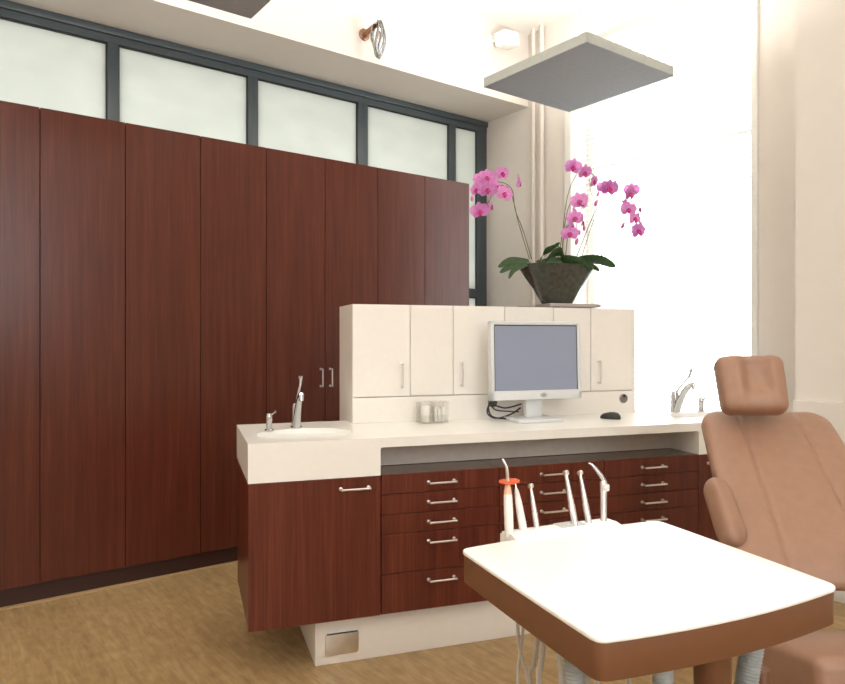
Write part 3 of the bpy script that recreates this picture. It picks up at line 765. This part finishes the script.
# column, arm and foot
col_c = tl(cw(.532, 1.25, 0)); 
m = MB()
top = tl(cw(.525, 1.25, 0)); bot = tl(cw(.575, 1.28, 0))
m.tube([(top.x, top.y, HT - .068), (top.x, top.y, .62), (bot.x, bot.y, .18), (bot.x, bot.y, .03)], [.034, .031, .028, .028], 20)
m.build('column', BROWN, du)
pt = tl(cw(.736, 1.5, 0))
m = MB(); m.lathe([(.19, 0), (.19, .018), (.17, .03), (0, .032)], 40, 1, 1.5, c=((bot.x + pt.x) / 2, (bot.y + pt.y) / 2, 0)); m.build('foot', BODYGREY, du)
m = MB(); m.lathe([(.0185, .02), (.0185, .585), (.0165, .588), (0, .588)], 24, c=(pt.x, pt.y, 0)); m.build('control_post', BROWN, du)
def ribbed(pts, r, name='hose'):
    P = smoothpath([tl(p) for p in pts], 30); 
    L = [0]
    for a, b in zip(P, P[1:]): L.append(L[-1] + (b - a).length)
    n = int(L[-1] / .0016); Q = []; j = 0
    for i in range(n + 1):
        s_ = L[-1] * i / n
        while j < len(L) - 2 and L[j + 1] < s_: j += 1
        Q.append(P[j].lerp(P[j + 1], (s_ - L[j]) / max(1e-9, L[j + 1] - L[j])))
    m = MB(); m.tube(Q, [r * (1 + (.10 if i % 4 < 2 else -.10)) for i in range(n + 1)], 14); return m.build(name, HOSE, du, ang=80)
ribbed([cw(.262, 1.22, .79), cw(.265, 1.2, .70), cw(.275, 1.2, .5), cw(.36, 1.22, .12), cw(.50, 1.28, .03)], .0165)
ribbed([cw(.418, 1.2, .79), cw(.418, 1.2, .70), cw(.42, 1.2, .45), cw(.47, 1.22, .12), cw(.53, 1.27, .03)], .0165)
ribbed([cw(.66, 1.35, .79), cw(.645, 1.35, .70), cw(.62, 1.34, .55), cw(.60, 1.33, .25), cw(.60, 1.33, .03)], .020)
for pts, r in (([(516, 606, 1.5), (518.5, 640, 1.5), (523, 664, 1.5), (528, 684, 1.5), (540, 800, 1.45)], .0036),
               ([(526, 606, 1.52), (523, 630, 1.52), (520, 655, 1.52), (518, 684, 1.52), (525, 800, 1.45)], .0036),
               ([(540, 606, 1.5), (537, 640, 1.5), (533, 665, 1.5), (530, 684, 1.5), (540, 800, 1.45)], .0045),
               ([(544, 606, 1.46), (543, 640, 1.46), (541, 664, 1.46), (539, 684, 1.46), (548, 800, 1.42)], .0062),
               ([(558, 610, 1.4), (559, 650, 1.4), (560, 668, 1.4), (561, 684, 1.4), (566, 800, 1.38)], .0052),
               ([(580, 630, 1.4), (584, 668, 1.4), (588, 684, 1.4), (580, 800, 1.4)], .0045),
               ([(605, 630, 1.35), (600, 668, 1.35), (597, 684, 1.35), (590, 800, 1.35)], .0060),
               ([(618, 640, 1.3), (624, 672, 1.3), (629, 684, 1.3), (625, 800, 1.3)], .0045)):
    P = [tl(at(*p)) for p in pts]; P[0] = Vector((P[0].x, P[0].y, .80))
    e = P[-1]; P += [Vector((e.x * .6 + bot.x * .4, e.y * .6 + bot.y * .4, .08)), Vector((bot.x, bot.y, .033))]
    m = MB(); m.tube(smoothpath(P, 8), r, 8); m.build('hose', TUBE, du)

# instruments standing in the holder
def instr(name, label, cat, base, top, Zb, Zt, secs, extra=None, drop=.05):
    """secs: (name, material, [(u, r)...]) along the axis from base to top"""
    B = at(*base, Zb); T = at(*top, Zt); ax = (T - B); L = ax.length; ax.normalize()
    t = thing(name, label, cat, B)
    x = ax.orthogonal().normalized(); y = ax.cross(x)
    M = basis(Vector((0, 0, 0)), x, y, ax)
    for nm, mat, pr in secs:
        m = MB(); m.lathe([(0, pr[0][0] * L)] + [(r, u * L) for u, r in pr] + [(0, pr[-1][0] * L)], 18, M=M); m.build(nm, mat, t)
    if extra: extra(t, B, M, L)
    return t
def e1(t, B, M, L):
    m = MB(); P = [at(507.6, 483, 1.60) - B, at(507.2, 472, 1.60) - B, at(506, 466, 1.60) - B, at(502.5, 459, 1.60) - B]
    m.tube(smoothpath(P, 4), [.0042, .0042, .004, .004, .004, .0038, .0036, .0034, .0032, .003, .0028, .0026, .0024], 10); m.build('light_guide', STEEL, t)
    c = at(509.3, 482.3, 1.60) - B
    m = MB(); m.lathe([(.004, 0), (.0245, .001), (.0245, .0035), (.004, .004)], 32, 1, 1, M=Matrix.Translation(c) @ Matrix.Rotation(radians(4), 4, 'X')); o = m.build('light_shield', ORANGE, t); o['label'] = 'round orange light shield'
instr('curing_light', 'white curing light with a round orange shield, leftmost instrument in the table holder', 'dental tool', (509.3, 536), (507.5, 484), 1.58, 1.60,
      [('handle', HANDW, [(-.03, .009), (0, .0102), (.45, .0107), (.75, .0100), (.80, .0095)]), ('collar', PEACH, [(.80, .0095), (.93, .0078), (1.0, .0055)])], e1)
def e2(t, B, M, L):
    m = MB(); m.tube([M @ Vector((0, 0, L)), M @ Vector((0, 0, L + .012)), M @ Vector((.003, 0, L + .022))], [.002, .0016, .0008], 8); m.build('tip', STEEL, t)
instr('ultrasonic_scaler', 'slim white scaler handpiece standing second from the left in the holder', 'dental tool', (524, 534), (516, 488), 1.60, 1.62,
      [('handle', HANDW, [(-.03, .0085), (0, .0095), (.35, .0092), (.7, .0080), (.92, .0055), (1, .0028)])], e2)
def head(t, B, M, L, r=.0058, tilt=0):
    m = MB(); h = M @ Vector((0, 0, L)); c = Matrix.Translation(h) @ Matrix.Rotation(radians(70), 4, 'Y')
    m.lathe([(0, -.006), (r * .8, -.006), (r, -.004), (r, .005), (r * .7, .007), (0, .007)], 16, M=c); m.build('head', STEEL, t)
def hp(name, label, base, top, Zb, Zt, r):
    instr(name, label, 'dental tool', base, top, Zb, Zt,
      [('grip', STEEL, [(-.03, r), (.0, r), (.42, r * .98), (.44, r * .8), (.46, r * .92)]), ('neck', STEEL, [(.46, r * .9), (.7, r * .72), (.92, r * .5), (1, r * .45)])], lambda t, B, M, L: head(t, B, M, L, r * .78))
hp('dental_handpiece', 'short thin steel drill handpiece, third from the left in the holder', (537.5, 532), (530.6, 486), 1.62, 1.64, .0072)
hp('dental_handpiece', 'taller steel drill handpiece leaning left, fourth from the left in the holder', (575.4, 527.5), (565.8, 473), 1.64, 1.67, .0082)
hp('dental_handpiece', 'steel drill handpiece between the leaning one and the air water syringe', (589.2, 526), (580, 473), 1.66, 1.69, .0078)
def e6(t, B, M, L):
    m = MB(); P = [at(603.5, 481, 1.70) - B, at(601, 476, 1.70) - B, at(596, 469.5, 1.70) - B, at(592, 465, 1.70) - B, at(588.5, 463, 1.70) - B]
    P = smoothpath(P, 4); m.tube(P, [.0075 * (1 - .72 * i / (len(P) - 1)) for i in range(len(P))], 12); m.build('nozzle', CHROME, t)
    m = MB(); m.box(-.004, -.006, -.008, .008, .006, .008, bev=.002, M=Matrix.Translation(at(605.5, 487.5, 1.69) - B)); m.build('button', HANDW, t)
instr('air_water_syringe', 'steel air water syringe with bent nozzle, rightmost instrument in the holder', 'dental tool', (603.5, 525), (603.5, 480), 1.68, 1.70,
      [('handle', STEEL, [(-.03, .0080), (0, .0080), (.7, .0082), (.95, .0088), (1, .006)])], e6)

# ================================================================ DENTAL CHAIR
chp = cw(1.16, 2.0, 0)
dc = thing('dental_chair', 'tan leather dental chair with headrest and padded armrest at the right', 'chair', chp, A1)
# chair-frame coordinates: x = camera right, y = ahead, z up
def cl(X, Z, z): return Vector((X - 1.16, Z - 2.0, z))
U = Vector((.111, 1, .78)).normalized(); Wd = Vector((.994, -.110, 0)).normalized(); Nn = Wd.cross(U).normalized()
if Nn.z < 0: Nn = -Nn
Cb = cl(1.198, 1.99, .622); Ctp = Cb + U * .705
Mb = basis((Cb + Ctp) / 2 - Nn * .05, Wd, U, Wd.cross(U))
def backfn(v, s_):
    u = v.x / .26
    if s_ > 0: v.z += .008 * u * u
    return v
m = MB(); m.cushion(.245, .366, .052, .075, e=2.4, n=120, grooves=(-.108, .108), gd=.007, gw=.008, fn=backfn, M=Mb, taper=-.095)
m.build('backrest', TAN, dc)
# headrest
Hc = at(751, 385.5, 2.48); Hcam = Vector(((751 - 422.5) / FPX * 2.48, 2.48, H - 2.48 * (385.5 - HY) / FPX))
Uh = Vector((.055, .42, .9)).normalized(); Wh = Vector((.985, -.17, 0)).normalized(); Wh = (Wh - Uh * Wh.dot(Uh)).normalized()
Mh = basis(cl(*Hcam), Wh, Uh, Wh.cross(Uh))
def headfn(v, s_):
    if s_ > 0:
        d = exp(-((v.x - .01) / .042) ** 4) * (1 / (1 + exp(-(v.y + .035) / .012)))
        d *= max(0, min(1, (.100 - abs(v.y)) / .03))
        v.z -= .020 * d
        v.z += .006 * exp(-((abs(v.x - .01) - .062) / .018) ** 2)
    return v
m = MB(); m.cushion(.113, .107, .052, .032, e=3.2, n=64, fn=headfn, M=Mh, taper=.03)
m.build('headrest', TAN, dc)
m = MB(); a_ = cl(1.215, 2.50, 1.06)
for s_ in (-.03, .03): m.tube([cl(*Hcam) - Wh.cross(Uh) * .055 + Wh * s_, Ctp - Nn * .11 - U * .08 + Wd * s_], .007, 10)
m.build('headrest_post', CHROME, dc)
# armrest
p1, p2 = cl(.957, 2.27, .838), cl(.958, 2.11, .668)
Ua = (p1 - p2).normalized(); Wa = Vector((.90, .43, 0)); Wa = (Wa - Ua * Wa.dot(Ua)).normalized()
Ma = basis((p1 + p2) / 2 + Vector((.0, 0.0, 0)), Wa, Ua, Wa.cross(Ua))
m = MB(); m.cushion(.036, .120, .040, .032, e=2.6, n=32, M=Ma, taper=-.06); m.build('armrest', TAN, dc)
m = MB(); m.tube([(p1 + p2) / 2 - Wa.cross(Ua) * .03, (p1 + p2) / 2 - Wa.cross(Ua) * .07 + Wa * .09, (Cb + Ctp) / 2 - U * .08 - Nn * .08 - Wd * .12], .014, 12); m.build('armrest_bracket', STEEL, dc)
# seat and leg rest as one curved pad each
def seat_fn(v, s_): return v
Us = Vector((.03, -1.0, .22)).normalized(); Ws = Vector((.994, .03, 0)).normalized()
sc_ = cl(1.21, 1.845, .435)
Ms = basis(sc_, -Ws, Us, (-Ws).cross(Us))
m = MB(); m.box(-.272, -.175, -.10, .265, .185, .055, bev=.028, seg=5, M=Ms); m.build('seat', TAN, dc)
Ul = Vector((.0, -.30, -1)).normalized()
Ml = basis(cl(1.17, 1.60, .255), Ws, -Ul, Ws.cross(-Ul))
m = MB(); m.cushion(.285, .215, .045, .05, e=3.0, n=36, M=Ml); m.build('leg_rest', TAN, dc)
# support arm between seat and back, lift column and floor plate
m = MB(); m.tube([cl(1.32, 1.93, .40), cl(1.36, 2.08, .45), cl(1.33, 2.16, .62), cl(1.30, 2.22, .72)], .032, 14); m.build('back_support', BODYGREY, dc)
m = MB(); m.prism(rrect(-.02, -.10, .28, .10, .06), .03, .38, bev=.02); m.build('lift_column', BROWN, dc)
m = MB(); m.prism(rrect(-.08, -.22, .36, .28, .08), 0, .035, bev=.01); m.build('floor_plate', BODYGREY, dc)

# ================================================================ LIGHT
w = bpy.data.worlds.new('sky'); SC.world = w; w.use_nodes = True
bg = w.node_tree.nodes['Background']; bg.inputs[0].default_value = (0.96, 0.985, 1.0, 1); bg.inputs[1].default_value = 6.0
def portal(loc, rot, sx, sy):
    ld = bpy.data.lights.new('portal', 'AREA'); ld.shape = 'RECTANGLE'; ld.size = sx; ld.size_y = sy; ld.cycles.is_portal = True
    o = bpy.data.objects.new('portal', ld); COL.objects.link(o); o.location = loc; o.rotation_euler = rot
portal(((WX0 + WX1) / 2, 4.30, (WZ0 + WZ1) / 2), (radians(-90), 0, 0), WX1 - WX0, WZ1 - WZ0)
portal((2.6, 0, 2.4), (0, radians(90), 0), 1.9, 2.8)
portal((-4.6, 1.9, 1.6), (0, radians(-90), 0), 3.2, 4.4)
for x, y in ((.7, 1.3), (.5, -1.2), (-1.6, -1.6)):  # added ceiling-wash lamps out of view, no fixtures, to brighten the room
    ld = bpy.data.lights.new('uplight', 'AREA'); ld.shape = 'RECTANGLE'; ld.size = .65; ld.size_y = .65
    ld.energy = UPW * 1.25; ld.color = (1, .975, .93)
    lo = bpy.data.objects.new('uplight', ld); COL.objects.link(lo); lo.location = (x, y, 2.87); lo.rotation_euler = (pi, 0, 0)
vs = SC.view_settings; vs.view_transform = 'Standard'; vs.look = 'None'; vs.exposure = 0.0; vs.gamma = 1.0; vs.use_curve_mapping = False
SC.display_settings.display_device = 'sRGB'
SC.cycles.use_denoising = True
SC.cycles.max_bounces = 8; SC.cycles.diffuse_bounces = 5; SC.cycles.transparent_max_bounces = 12
